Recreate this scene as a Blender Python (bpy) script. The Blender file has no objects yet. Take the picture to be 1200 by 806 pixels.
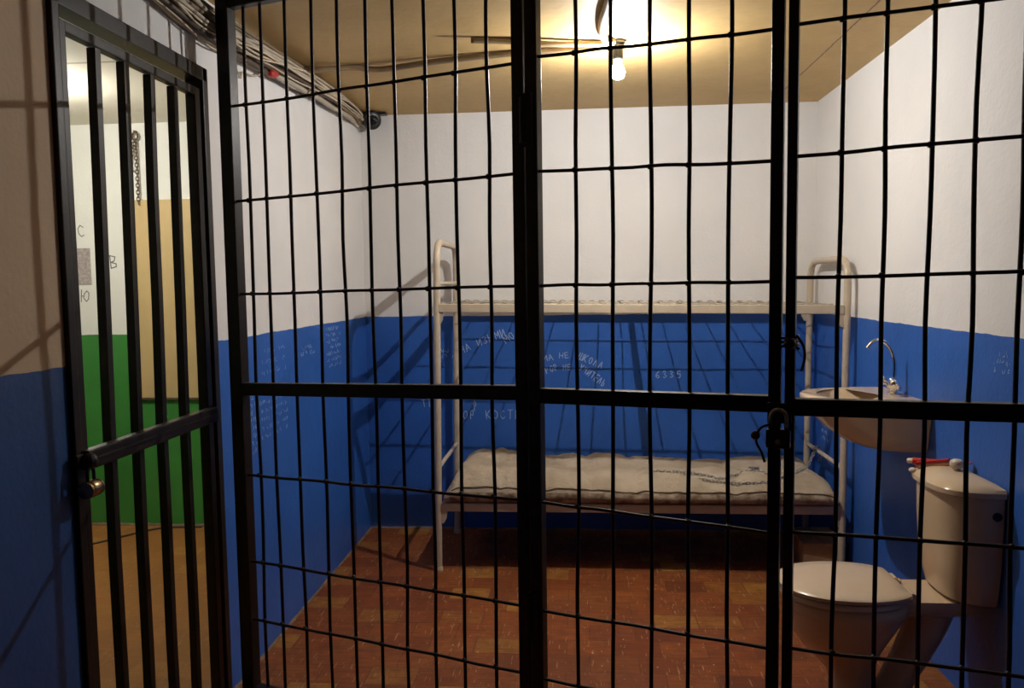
import bpy, bmesh, math, random
from mathutils import Vector, Matrix, noise
R = random.Random(7)
scene = bpy.context.scene
COL = scene.collection

# ------------------------------------------------------------------ room sizes (metres)
XL, XR, YB, ZC = -1.2585, 1.3256, 4.6858, 2.437
DADO, DADO_GREEN = 1.2707, 1.180
NX0 = -3.75            # far side of the neighbouring room
YF = -5.0              # unseen wall behind the viewer, set far back to weaken bounce
XC, YC = 4.2, 1.55     # unseen hall, widened to the right to cut bounced light

# ------------------------------------------------------------------ materials
def new_mat(name):
    m = bpy.data.materials.new(name); m.use_nodes = True
    nt = m.node_tree
    b = nt.nodes['Principled BSDF']
    return m, nt, b

def N(nt, kind, **kw):
    n = nt.nodes.new(kind)
    for k, v in kw.items():
        if k in n.inputs: n.inputs[k].default_value = v
        else: setattr(n, k, v)
    return n

def ramp(nt, fac, stops):
    r = nt.nodes.new('ShaderNodeValToRGB')
    el = r.color_ramp.elements
    while len(el) < len(stops): el.new(0.5)
    for e, (p, c) in zip(el, stops):
        e.position = p; e.color = (*c, 1)
    nt.links.new(fac, r.inputs[0])
    return r.outputs[0]

def mix(nt, fac, a, b):
    n = nt.nodes.new('ShaderNodeMix'); n.data_type = 'RGBA'
    if hasattr(fac, 'links'): nt.links.new(fac, n.inputs[0])
    else: n.inputs[0].default_value = fac
    for v, i in ((a, 6), (b, 7)):
        if hasattr(v, 'links'): nt.links.new(v, n.inputs[i])
        else: n.inputs[i].default_value = (*v, 1)
    return n.outputs[2]

def mth(nt, op, a, b=None, c=None):
    n = nt.nodes.new('ShaderNodeMath'); n.operation = op
    for i, v in enumerate((a, b, c)):
        if v is None: continue
        if hasattr(v, 'links'): nt.links.new(v, n.inputs[i])
        else: n.inputs[i].default_value = v
    return n.outputs[0]

def simple(name, col, rough=0.5, metal=0.0, var=0.12, scale=14.0, bump=0.0, bscale=60.0, coat=0.0):
    m, nt, b = new_mat(name)
    tc = N(nt, 'ShaderNodeTexCoord')
    nz = N(nt, 'ShaderNodeTexNoise', Scale=scale, Detail=5.0)
    nt.links.new(tc.outputs['Object'], nz.inputs['Vector'])
    lo = tuple(c * (1 - var) for c in col); hi = tuple(min(1, c * (1 + var)) for c in col)
    nt.links.new(ramp(nt, nz.outputs[0], [(0.3, lo), (0.7, hi)]), b.inputs['Base Color'])
    b.inputs['Roughness'].default_value = rough; b.inputs['Metallic'].default_value = metal
    if coat: b.inputs['Coat Weight'].default_value = coat
    if bump:
        n2 = N(nt, 'ShaderNodeTexNoise', Scale=bscale, Detail=4.0)
        nt.links.new(tc.outputs['Object'], n2.inputs['Vector'])
        bp = N(nt, 'ShaderNodeBump', Strength=bump, Distance=0.004)
        nt.links.new(n2.outputs[0], bp.inputs['Height']); nt.links.new(bp.outputs[0], b.inputs['Normal'])
    return m

def wall_mat(name, dado, upper, level, dado_rough=0.42):
    m, nt, b = new_mat(name)
    tc = N(nt, 'ShaderNodeTexCoord')
    sx = N(nt, 'ShaderNodeSeparateXYZ'); nt.links.new(tc.outputs['Object'], sx.inputs[0])
    wob = N(nt, 'ShaderNodeTexNoise', Scale=9.0, Detail=3.0); nt.links.new(tc.outputs['Object'], wob.inputs['Vector'])
    edge = mth(nt, 'ADD', sx.outputs['Z'], mth(nt, 'MULTIPLY', mth(nt, 'SUBTRACT', wob.outputs[0], 0.5), 0.012))
    top = mth(nt, 'GREATER_THAN', edge, level)
    n1 = N(nt, 'ShaderNodeTexNoise', Scale=2.2, Detail=6.0); nt.links.new(tc.outputs['Object'], n1.inputs['Vector'])
    n2 = N(nt, 'ShaderNodeTexNoise', Scale=38.0, Detail=3.0); nt.links.new(tc.outputs['Object'], n2.inputs['Vector'])
    up = ramp(nt, n1.outputs[0], [(0.3, tuple(c * .93 for c in upper)), (0.65, upper)])
    spots = ramp(nt, n2.outputs[0], [(0.74, (0, 0, 0)), (0.80, (1, 1, 1))])
    up = mix(nt, mth(nt, 'MULTIPLY', spots, 0.25), up, (.42, .38, .32))
    dn = ramp(nt, n1.outputs[0], [(0.3, tuple(c * .85 for c in dado)), (0.7, tuple(c * 1.1 for c in dado))])
    nt.links.new(mix(nt, top, dn, up), b.inputs['Base Color'])
    rg = N(nt, 'ShaderNodeMix', data_type='FLOAT')
    nt.links.new(top, rg.inputs[0]); rg.inputs[2].default_value = dado_rough; rg.inputs[3].default_value = 0.8
    nt.links.new(rg.outputs[0], b.inputs['Roughness'])
    n3 = N(nt, 'ShaderNodeTexNoise', Scale=70.0, Detail=4.0); nt.links.new(tc.outputs['Object'], n3.inputs['Vector'])
    n4 = N(nt, 'ShaderNodeTexNoise', Scale=7.0, Detail=3.0); nt.links.new(tc.outputs['Object'], n4.inputs['Vector'])
    h = mth(nt, 'ADD', mth(nt, 'MULTIPLY', n3.outputs[0], 0.25), n4.outputs[0])
    bp = N(nt, 'ShaderNodeBump', Strength=0.35, Distance=0.012)
    nt.links.new(h, bp.inputs['Height']); nt.links.new(bp.outputs[0], b.inputs['Normal'])
    return m

WHITE = (.79, .775, .755)
BLUE = (.029, .125, .48)
GREEN = (.052, .255, .050)
M_wall = wall_mat('blue_dado_plaster', BLUE, WHITE, DADO)
M_wall_pier = wall_mat('dimmed_grimy_plaster', (.020, .070, .23), (.58, .42, .275), DADO)  # light falloff on the near wall put into both paints, plus brown grime
M_wall_green = wall_mat('green_dado_plaster', GREEN, (.86, .86, .80), DADO_GREEN)

def ceiling_mat():
    m, nt, b = new_mat('stained_ceiling_paint')
    tc = N(nt, 'ShaderNodeTexCoord')
    sx = N(nt, 'ShaderNodeSeparateXYZ'); nt.links.new(tc.outputs['Object'], sx.inputs[0])
    n1 = N(nt, 'ShaderNodeTexNoise', Scale=1.6, Detail=7.0); nt.links.new(tc.outputs['Object'], n1.inputs['Vector'])
    n2 = N(nt, 'ShaderNodeTexNoise', Scale=26.0, Detail=5.0); nt.links.new(tc.outputs['Object'], n2.inputs['Vector'])
    c = ramp(nt, n1.outputs[0], [(0.25, (.44, .28, .098)), (0.5, (.55, .37, .145)), (0.75, (.63, .44, .185))])
    c = mix(nt, ramp(nt, n2.outputs[0], [(0.45, (0, 0, 0)), (0.75, (.35, .35, .35))]), c, (.43, .29, .125))
    line = mth(nt, 'MULTIPLY', mth(nt, 'LESS_THAN', mth(nt, 'ABSOLUTE', mth(nt, 'SUBTRACT', mth(nt, 'ADD', sx.outputs['X'], mth(nt, 'MULTIPLY', n2.outputs[0], .012)), 1.075)), 0.0035), mth(nt, 'GREATER_THAN', sx.outputs['Y'], -9.0))
    c = mix(nt, line, c, (.16, .11, .06))
    cell = mth(nt, 'GREATER_THAN', sx.outputs['X'], -1.3)
    jn = mth(nt, 'LESS_THAN', mth(nt, 'ABSOLUTE', mth(nt, 'SUBTRACT', sx.outputs['Y'], 3.42)), 0.012)
    oth = mix(nt, jn, (.74, .70, .58), (.42, .38, .27))
    nt.links.new(mix(nt, cell, oth, c), b.inputs['Base Color'])
    b.inputs['Roughness'].default_value = 0.62
    bp = N(nt, 'ShaderNodeBump', Strength=0.4, Distance=0.01)
    nt.links.new(mth(nt, 'ADD', n1.outputs[0], mth(nt, 'MULTIPLY', n2.outputs[0], .3)), bp.inputs['Height'])
    nt.links.new(bp.outputs[0], b.inputs['Normal'])
    return m
M_ceiling = ceiling_mat()

def floor_mat():
    m, nt, b = new_mat('worn_brick_tile_floor')
    tc = N(nt, 'ShaderNodeTexCoord')
    wp = N(nt, 'ShaderNodeMapping'); wp.inputs['Scale'].default_value = (1, 1, 1); wp.inputs['Location'].default_value = (.06, .03, 0)
    nt.links.new(tc.outputs['Object'], wp.inputs[0])
    br = N(nt, 'ShaderNodeTexBrick', Scale=1.0)
    br.offset = 0.5; br.offset_frequency = 2; br.squash = 1.0
    br.inputs['Color1'].default_value = (0, 0, 0, 1); br.inputs['Color2'].default_value = (1, 1, 1, 1); br.inputs['Mortar'].default_value = (.5, .5, .5, 1)
    br.inputs['Mortar Size'].default_value = 0.0024; br.inputs['Mortar Smooth'].default_value = 0.2; br.inputs['Bias'].default_value = 0.0
    br.inputs['Brick Width'].default_value = 0.185; br.inputs['Row Height'].default_value = 0.135
    nt.links.new(wp.outputs[0], br.inputs['Vector'])
    tile = ramp(nt, br.outputs['Color'], [(0.0, (.185, .043, .011)), (0.3, (.275, .068, .014)), (0.6, (.32, .088, .016)), (0.78, (.25, .065, .017)), (0.86, (.33, .120, .022)), (1.0, (.44, .200, .032))])
    mp = N(nt, 'ShaderNodeMapping'); mp.inputs['Scale'].default_value = (5, 60, 1); nt.links.new(tc.outputs['Object'], mp.inputs[0])
    st = N(nt, 'ShaderNodeTexNoise', Scale=1.5, Detail=5.0); nt.links.new(mp.outputs[0], st.inputs['Vector'])
    c = mix(nt, mth(nt, 'MULTIPLY', ramp(nt, st.outputs[0], [(0.35, (0, 0, 0)), (0.75, (1, 1, 1))]), 0.55), tile, (.085, .030, .018))
    big = N(nt, 'ShaderNodeTexNoise', Scale=1.3, Detail=4.0); nt.links.new(tc.outputs['Object'], big.inputs['Vector'])
    c = mix(nt, mth(nt, 'MULTIPLY', ramp(nt, big.outputs[0], [(0.48, (0, 0, 0)), (0.66, (1, 1, 1))]), 0.22), c, (.30, .145, .050))
    # scratches
    def scr(rot, sc, thr):
        mm = N(nt, 'ShaderNodeMapping'); mm.inputs['Rotation'].default_value = (0, 0, rot); mm.inputs['Scale'].default_value = sc
        nt.links.new(tc.outputs['Object'], mm.inputs[0])
        v = N(nt, 'ShaderNodeTexNoise', Scale=1.0, Detail=2.0); nt.links.new(mm.outputs[0], v.inputs['Vector'])
        return ramp(nt, v.outputs[0], [(thr, (0, 0, 0)), (thr + .03, (1, 1, 1))])
    s = mth(nt, 'ADD', scr(.42, (95, 9, 1), .665), scr(-.3, (105, 10, 1), .67))
    c = mix(nt, mth(nt, 'MINIMUM', mth(nt, 'MULTIPLY', s, 0.75), 0.8), c, (.44, .26, .13))
    spk = N(nt, 'ShaderNodeTexNoise', Scale=55.0, Detail=1.0); nt.links.new(tc.outputs['Object'], spk.inputs['Vector'])
    c = mix(nt, mth(nt, 'MULTIPLY', ramp(nt, spk.outputs[0], [(0.735, (0, 0, 0)), (0.765, (1, 1, 1))]), .8), c, (.6, .5, .38))
    mot = N(nt, 'ShaderNodeTexNoise', Scale=16.0, Detail=6.0, Roughness=.7); nt.links.new(tc.outputs['Object'], mot.inputs['Vector'])
    c = mix(nt, mth(nt, 'MULTIPLY', ramp(nt, mot.outputs[0], [(.42, (0, 0, 0)), (.62, (1, 1, 1))]), .45), c, (.13, .036, .010))
    c = mix(nt, mth(nt, 'MULTIPLY', br.outputs['Fac'], 0.45), c, (.06, .025, .012))
    sx = N(nt, 'ShaderNodeSeparateXYZ'); nt.links.new(tc.outputs['Object'], sx.inputs[0])
    oth = mth(nt, 'LESS_THAN', sx.outputs['X'], -1.29)
    c_lit = mix(nt, 0.55, c, (.38, .18, .042))  # warm lamplight of the neighbouring room put into its floor colour
    nt.links.new(mix(nt, oth, c, c_lit), b.inputs['Base Color'])
    rr = N(nt, 'ShaderNodeMapRange'); nt.links.new(st.outputs[0], rr.inputs[0]); rr.inputs[3].default_value = 0.55; rr.inputs[4].default_value = 0.8; b.inputs['Specular IOR Level'].default_value = .3
    nt.links.new(rr.outputs[0], b.inputs['Roughness'])
    bp = N(nt, 'ShaderNodeBump', Strength=0.25, Distance=0.004)
    nt.links.new(mth(nt, 'SUBTRACT', mth(nt, 'MULTIPLY', st.outputs[0], .5), br.outputs['Fac']), bp.inputs['Height'])
    nt.links.new(bp.outputs[0], b.inputs['Normal'])
    return m
M_floor = floor_mat()

M_iron = simple('black_gloss_iron_paint', (.014, .0085, .0065), 0.42, 0.0, .35, 30, .12, 60)
M_iron.node_tree.nodes['Principled BSDF'].inputs['Specular IOR Level'].default_value = .28
M_bedpaint = simple('cream_bed_enamel', (.54, .45, .335), 0.38, 0, .07, 20, .1, 80)
M_wire = simple('dull_galvanised_wire', (.42, .38, .31), 0.5, .5, .15)
M_porcelain = simple('glazed_porcelain', (.68, .52, .34), 0.14, 0, .04, 6)
M_seat = simple('cream_plastic_seat', (.70, .55, .385), 0.26, 0, .03, 6)
M_chrome = simple('chrome_plating', (.82, .81, .80), 0.09, 1.0, .03, 6)
M_steel = simple('worn_steel', (.40, .37, .33), 0.34, .65, .2, 25)
M_chain = simple('grey_zinc_chain', (.46, .43, .38), .32, .35, .3, 60)
M_lock = simple('dark_padlock_iron', (.035, .028, .022), 0.32, .6, .3, 40)
M_rust = simple('rusty_chain_iron', (.16, .11, .075), 0.5, .6, .3, 40)
M_brass = simple('tarnished_brass', (.42, .30, .17), 0.3, 1.0, .2, 30)
M_red = simple('red_plastic', (.50, .022, .018), 0.3, 0, .08)
M_tan = simple('tan_soap', (.50, .25, .13), 0.5, 0, .1)
M_offwhite = simple('off_white_plastic', (.70, .58, .46), 0.4, 0, .08)
M_box = simple('brown_cardboard', (.37, .22, .115), 0.85, 0, .2, 9, .2, 40)
M_black = simple('black_plastic', (.012, .013, .014), 0.4, 0, .2)
M_glass = simple('dark_lens', (.01, .01, .012), 0.06, 0, .1)
M_cables = [simple('cream_cable_sheath', (.55, .46, .33), .55, 0, .15), simple('brown_cable_sheath', (.20, .135, .075), .6, 0, .2),
            simple('grey_cable_sheath', (.42, .36, .28), .55, 0, .15), simple('dark_cable_sheath', (.085, .055, .035), .6, 0, .2)]
M_conduit = simple('painted_over_cable', (.26, .185, .10), .6, 0, .2)
M_rtape = simple('red_insulating_tape', (.46, .02, .015), .45, 0, .1)
M_mortar = simple('crumbly_mortar', (.20, .13, .085), .9, 0, .3, 20, .5, 50)
M_board = simple('cream_painted_board', (.60, .44, .205), .55, 0, .07, 4, .15, 60)
M_patch = simple('grey_pink_paint', (.40, .35, .335), .8, 0, .25, 70)
M_scratch = simple('pale_scratched_paint', (.44, .55, .78), .7, 0, .15)
M_pencil = simple('dark_pencil_marks', (.17, .16, .15), .7, 0, .2)

def mattress_mat():
    m, nt, b = new_mat('stained_mattress_ticking')
    tc = N(nt, 'ShaderNodeTexCoord')
    sx = N(nt, 'ShaderNodeSeparateXYZ'); nt.links.new(tc.outputs['Object'], sx.inputs[0])
    n1 = N(nt, 'ShaderNodeTexNoise', Scale=5.0, Detail=6.0); nt.links.new(tc.outputs['Object'], n1.inputs['Vector'])
    n2 = N(nt, 'ShaderNodeTexNoise', Scale=17.0, Detail=5.0); nt.links.new(tc.outputs['Object'], n2.inputs['Vector'])
    c = ramp(nt, n1.outputs[0], [(.32, (.36, .285, .195)), (.62, (.50, .41, .30))])
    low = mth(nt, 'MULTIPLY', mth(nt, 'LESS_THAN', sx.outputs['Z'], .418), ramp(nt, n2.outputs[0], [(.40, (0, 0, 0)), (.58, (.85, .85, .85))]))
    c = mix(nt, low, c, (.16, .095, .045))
    nt.links.new(c, b.inputs['Base Color']); b.inputs['Roughness'].default_value = .9
    wv = N(nt, 'ShaderNodeTexNoise', Scale=28.0, Detail=8.0, Roughness=.65); nt.links.new(tc.outputs['Object'], wv.inputs['Vector'])
    bp = N(nt, 'ShaderNodeBump', Strength=.8, Distance=.012); nt.links.new(wv.outputs[0], bp.inputs['Height'])
    nt.links.new(bp.outputs[0], b.inputs['Normal'])
    return m
M_mattress = mattress_mat()

def emit(name, col, s):
    m, nt, b = new_mat(name)
    b.inputs['Base Color'].default_value = (.9, .9, .9, 1)
    b.inputs['Emission Color'].default_value = (*col, 1); b.inputs['Emission Strength'].default_value = s
    return m
M_filament = emit('glowing_filament', (1.0, .985, .965), 34500.0)
M_filament_neighbour = emit('glowing_filament_neighbour', (1.0, .96, .88), 22000.0)
def bulb_glass():
    m, nt, b = new_mat('clear_bulb_glass')
    out = nt.nodes['Material Output']; tr = N(nt, 'ShaderNodeBsdfTransparent'); mx = N(nt, 'ShaderNodeMixShader')
    fr = N(nt, 'ShaderNodeFresnel', IOR=1.35); b.inputs['Roughness'].default_value = .05
    tr.inputs[0].default_value = (.97, .97, .97, 1)
    em = N(nt, 'ShaderNodeEmission', Strength=9.0); em.inputs[0].default_value = (1, .93, .80, 1)
    ad = N(nt, 'ShaderNodeAddShader')
    nt.links.new(fr.outputs[0], mx.inputs[0]); nt.links.new(tr.outputs[0], mx.inputs[1]); nt.links.new(b.outputs[0], mx.inputs[2])
    nt.links.new(mx.outputs[0], ad.inputs[0]); nt.links.new(em.outputs[0], ad.inputs[1]); nt.links.new(ad.outputs[0], out.inputs[0]); return m
M_glow = bulb_glass()

# ------------------------------------------------------------------ helpers
def link(name, me, mat, parent=None, smooth=False):
    o = bpy.data.objects.new(name, me); COL.objects.link(o)
    if mat: me.materials.append(mat)
    if smooth:
        for p in me.polygons: p.use_smooth = True
    if parent:
        o.parent = parent
        o.matrix_parent_inverse = Matrix.Translation(-parent.location)
    return o

def obj(name, bm, mat, parent=None, smooth=False, sharp=None):
    bmesh.ops.recalc_face_normals(bm, faces=bm.faces[:])
    me = bpy.data.meshes.new(name); bm.to_mesh(me); bm.free()
    o = link(name, me, mat, parent, smooth)
    if sharp and smooth:
        me.set_sharp_from_angle(angle=math.radians(sharp))
    return o

def thing(name, label, cat, loc=(0, 0, 0), group=None):
    o = bpy.data.objects.new(name, None); COL.objects.link(o)
    o.location = loc; o.empty_display_size = .1
    o['label'] = label; o['category'] = cat
    if group: o['group'] = group
    return o

def tag(o, label, cat, group=None):
    o['label'] = label; o['category'] = cat
    if group: o['group'] = group
    return o

def struct(name, bm, mat, parent=None, smooth=False):
    o = obj(name, bm, mat, parent, smooth); o['kind'] = 'structure'; return o

def box(bm, lo, hi, mat4=None, bev=0.0):
    c = [(a + b) / 2 for a, b in zip(lo, hi)]; s = [abs(b - a) for a, b in zip(lo, hi)]
    r = bmesh.ops.create_cube(bm, size=1.0)
    vs = r['verts']
    bmesh.ops.scale(bm, vec=s, verts=vs)
    if bev:
        es = list({e for v in vs for e in v.link_edges})
        rr = bmesh.ops.bevel(bm, geom=es, offset=bev, segments=2, affect='EDGES', profile=.6)
        vs = list({v for f in rr['faces'] for v in f.verts} | {v for v in vs if v.is_valid})
    bmesh.ops.translate(bm, vec=c, verts=vs)
    if mat4: bmesh.ops.transform(bm, matrix=mat4, verts=vs)
    return vs

def rounded(pts, r, n=6):
    """polyline with its inner corners rounded to radius r"""
    pts = [Vector(p) for p in pts]; out = [pts[0]]
    for a, b, c in zip(pts, pts[1:], pts[2:]):
        u = (a - b); w = (c - b); k = min(r, u.length * .49, w.length * .49)
        p, q = b + u.normalized() * k, b + w.normalized() * k
        for i in range(n + 1):
            t = i / n
            out.append(p * (1 - t) ** 2 + b * 2 * t * (1 - t) + q * t * t)
    out.append(pts[-1]); return out

def spline(pts, n=8):
    pts = [Vector(p) for p in pts]; P = [pts[0]] + pts + [pts[-1]]; out = []
    for i in range(1, len(P) - 2):
        for k in range(n):
            t = k / n
            a, b, c, d = P[i - 1], P[i], P[i + 1], P[i + 2]
            out.append(.5 * ((2 * b) + (c - a) * t + (2 * a - 5 * b + 4 * c - d) * t * t + (3 * b - a - 3 * c + d) * t ** 3))
    out.append(pts[-1]); return out

def tube(bm, pts, r, seg=10, closed=False, caps=True, sec=None):
    """sweep a round (or sec = list of 2D points) section along pts; r number or list"""
    pts = [Vector(p) for p in pts]; n = len(pts)
    rs = r if isinstance(r, (list, tuple)) else [r] * n
    tang = []
    for i in range(n):
        if closed: t = pts[(i + 1) % n] - pts[i - 1]
        else: t = pts[min(i + 1, n - 1)] - pts[max(i - 1, 0)]
        tang.append(t.normalized())
    up = Vector((0, 0, 1)) if abs(tang[0].z) < .9 else Vector((0, 1, 0))
    nx = tang[0].cross(up).normalized(); rings = []
    for i in range(n):
        nx = (nx - tang[i] * nx.dot(tang[i])).normalized(); ny = tang[i].cross(nx)
        if sec: ring = [bm.verts.new(pts[i] + nx * (x * rs[i]) + ny * (y * rs[i])) for x, y in sec]
        else: ring = [bm.verts.new(pts[i] + (nx * math.cos(2 * math.pi * k / seg) + ny * math.sin(2 * math.pi * k / seg)) * rs[i]) for k in range(seg)]
        rings.append(ring)
    m = len(rings[0])
    for i in range(n if closed else n - 1):
        a, b = rings[i], rings[(i + 1) % n]
        for k in range(m):
            bm.faces.new((a[k], a[(k + 1) % m], b[(k + 1) % m], b[k]))
    if caps and not closed:
        bm.faces.new(rings[0][::-1]); bm.faces.new(rings[-1])
    return bm

def lathe(bm, prof, center=(0, 0, 0), axis='Z', seg=24, rot=None):
    c = Vector(center); rings = []
    for r, z in prof:
        ring = []
        for k in range(seg):
            a = 2 * math.pi * k / seg
            v = Vector((r * math.cos(a), r * math.sin(a), z))
            if rot: v = rot @ v
            ring.append(bm.verts.new(v + c))
        rings.append(ring)
    for a, b in zip(rings, rings[1:]):
        for k in range(seg): bm.faces.new((a[k], a[(k + 1) % seg], b[(k + 1) % seg], b[k]))
    bm.faces.new(rings[0][::-1]); bm.faces.new(rings[-1])

def loft(bm, rings, cap0=True, cap1=True):
    R_ = [[bm.verts.new(p) for p in ring] for ring in rings]
    n = len(R_[0])
    for a, b in zip(R_, R_[1:]):
        for k in range(n): bm.faces.new((a[k], a[(k + 1) % n], b[(k + 1) % n], b[k]))
    if cap0: bm.faces.new(R_[0][::-1])
    if cap1: bm.faces.new(R_[-1])

def B(): return bmesh.new()

def jpath(p, q, amp, n=5, ax=(1, 1, 0)):
    """straight bar from p to q with a slightly hand-bent course"""
    p, q = Vector(p), Vector(q); out = []
    for i in range(n + 1):
        t = i / n; k = amp * math.sin(math.pi * t) if n else 0
        out.append(p.lerp(q, t) + Vector((R.uniform(-1, 1) * ax[0], R.uniform(-1, 1) * ax[1], R.uniform(-1, 1) * ax[2])) * (amp if 0 < i < n else 0))
    return out

# ------------------------------------------------------------------ the room shell
T = .12
bm = B(); box(bm, (NX0 - T, YF - T, -.1), (XC + T, YB + T, 0)); struct('floor', bm, M_floor)
bm = B(); box(bm, (NX0 - T, YF - T, ZC), (XC + T, YB + T, ZC + .1)); struct('ceiling', bm, M_ceiling)
WT = .055                                              # thin partition wall with the door in it
DY0, DY1, DZ = 1.884, 2.688, 2.160                     # door opening
bm = B()
box(bm, (XL - WT, DY1, 0), (XL, YB, ZC)); box(bm, (XL - WT, DY0, DZ), (XL, DY1, ZC))
struct('wall_left', bm, M_wall)
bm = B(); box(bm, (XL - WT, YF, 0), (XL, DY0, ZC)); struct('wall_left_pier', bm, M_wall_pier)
bm = B(); box(bm, (XR, YC, 0), (XR + T, YB, ZC)); W_right = struct('wall_right', bm, M_wall)
bm = B(); box(bm, (XL - WT / 2, YB, 0), (XR + T, YB + T, ZC)); W_back = struct('wall_back', bm, M_wall)
bm = B(); box(bm, (NX0 - T, YF - T, 0), (XC + T, YF, ZC)); struct('wall_front', bm, M_wall)
bm = B(); box(bm, (XR + T, YC, 0), (XC + T, YC + T, ZC)); struct('wall_unseen_hall_back', bm, M_wall)  # hall walls out of view, added wide so less light bounces back
bm = B(); box(bm, (XC, YF, 0), (XC + T, YC, ZC)); struct('wall_unseen_hall_right', bm, M_wall)
bm = B(); box(bm, (NX0 - T, YB, 0), (XL - WT / 2, YB + T, ZC)); W_nb = struct('wall_neighbour', bm, M_wall_green)
bm = B(); box(bm, (NX0 - T, YF, 0), (NX0, YB, ZC)); struct('wall_neighbour_left', bm, M_wall_green)
bm = B(); box(bm, (NX0, .55, 0), (XL - WT, .65, ZC)); struct('wall_neighbour_front', bm, M_wall_green)

def fillet(name, p, q, nrm, w=.014):
    p, q, nrm = Vector(p), Vector(q), Vector(nrm); bm = B(); rings = []; n = 60
    for i in range(n + 1):
        c = p.lerp(q, i / n); k = w * (1 + .6 * noise.noise(c * 14.0)); up = Vector((0, 0, 1))
        rings.append([c - nrm * .004 - up * .004, c + nrm * k * 1.3 - up * .004, c + nrm * k * 1.1 + up * k * .35, c + nrm * k * .35 + up * k * .9, c - nrm * .004 + up * k])
    loft(bm, rings); o = obj(name, bm, M_mortar); o['kind'] = 'structure'
fillet('baseboard_back', (XL, YB, 0), (XR, YB, 0), (0, -1, 0), .009)
fillet('baseboard_left', (XL, DY1 + .02, 0), (XL, YB, 0), (1, 0, 0), .008)
fillet('baseboard_neighbour', (NX0, YB, 0), (XL - WT, YB, 0), (0, -1, 0), .012)

# ------------------------------------------------------------------ writing scratched or drawn on the walls
F = {'А': [[(0, 0), (.35, 1), (.7, 0)], [(.14, .38), (.56, .38)]], 'М': [[(0, 0), (.05, 1), (.38, .35), (.7, 1), (.75, 0)]],
     'Н': [[(0, 0), (0, 1)], [(.6, 0), (.6, 1)], [(0, .5), (.6, .5)]], 'Е': [[(.55, 0), (0, 0), (0, 1), (.55, 1)], [(0, .52), (.45, .52)]],
     'Ш': [[(0, 1), (0, 0), (.8, 0), (.8, 1)], [(.4, 0), (.4, 1)]], 'К': [[(0, 0), (0, 1)], [(.55, 1), (.02, .48), (.6, 0)]],
     'О': [[(.3, 1), (.03, .75), (0, .3), (.28, 0), (.56, .28), (.55, .75), (.3, 1)]], 'Л': [[(0, 0), (.3, 1), (.62, 0)]],
     'У': [[(0, 1), (.32, .42)], [(.62, 1), (.2, 0), (0, .05)]], 'Р': [[(0, 0), (0, 1), (.42, .95), (.52, .75), (.4, .5), (0, .48)]],
     'Ч': [[(0, 1), (.03, .55), (.5, .5)], [(.55, 1), (.55, 0)]], 'И': [[(0, 1), (0, 0), (.6, 1), (.6, 0)]], 'Т': [[(0, 1), (.66, 1)], [(.33, 1), (.33, 0)]],
     'С': [[(.55, .85), (.3, 1), (.03, .7), (.03, .3), (.28, 0), (.56, .14)]], 'Ь': [[(0, 1), (0, 0), (.42, .03), (.5, .28), (.38, .5), (0, .5)]],
     'З': [[(.02, .88), (.3, 1), (.5, .78), (.22, .52), (.52, .28), (.3, 0), (0, .12)]], 'В': [[(0, 0), (0, 1), (.42, .92), (.42, .6), (0, .52), (.52, .4), (.52, .08), (0, 0)]],
     'Ю': [[(0, 0), (0, 1)], [(0, .5), (.28, .5)], [(.58, 1), (.3, .75), (.28, .28), (.56, 0), (.84, .28), (.84, .75), (.58, 1)]],
     'Ф': [[(.32, -.15), (.32, 1.1)], [(.32, .85), (.02, .6), (.32, .3), (.62, .6), (.32, .85)]],
     '6': [[(.45, 1), (.1, .6), (.02, .25), (.25, 0), (.5, .2), (.3, .5), (.06, .35)]], '3': [[(.02, .88), (.3, 1), (.5, .78), (.22, .52), (.52, .28), (.3, 0), (0, .12)]],
     '5': [[(.5, 1), (.06, 1), (.03, .58), (.4, .56), (.5, .25), (.28, 0), (0, .08)]]}

def stroke(bm, pts, w, n):
    """flat scratch line a hair proud of the wall; pts 3D, n wall normal"""
    for a, b in zip(pts, pts[1:]):
        a, b = Vector(a), Vector(b); d = (b - a)
        if d.length < 1e-5: continue
        d.normalize(); s = d.cross(n) * w * .5; a -= d * w * .4; b += d * w * .4
        lo = [bm.verts.new(p - n * .0006) for p in (a - s, a + s, b + s, b - s)]
        hi = [bm.verts.new(p + n * .0007) for p in (a - s, a + s, b + s, b - s)]
        bm.faces.new(hi); bm.faces.new(lo[::-1])
        for i in range(4): bm.faces.new((lo[i], lo[(i + 1) % 4], hi[(i + 1) % 4], hi[i]))

def word(bm, text, frame, s0, s1, h, w=.0035, curve=0.0, jit=.06):
    """frame: (origin, right, up, normal); s0, s1 baseline ends in the wall's plane"""
    o, ex, ez, n = frame
    s0, s1 = Vector(s0), Vector(s1); k = len(text); d = (s1 - s0)
    for i, ch in enumerate(text):
        t = i / k; c = s0 + d * t; c = Vector((c.x, c.y + curve * 4 * t * (1 - t)))
        ang = math.atan2(d.y, d.x) - math.atan(curve * 4 * (2 * t - 1) / max(d.length, .01)) + R.uniform(-.08, .08)
        wch = d.length / k * .95
        for line in F.get(ch, []):
            P = []
            for x, y in line:
                x = (x + R.uniform(-jit, jit)) * wch; y = (y + R.uniform(-jit, jit)) * h
                q = c + Vector((x * math.cos(ang) - y * math.sin(ang), x * math.sin(ang) + y * math.cos(ang)))
                P.append(o + ex * q.x + ez * q.y)
            stroke(bm, P, w, n)

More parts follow.
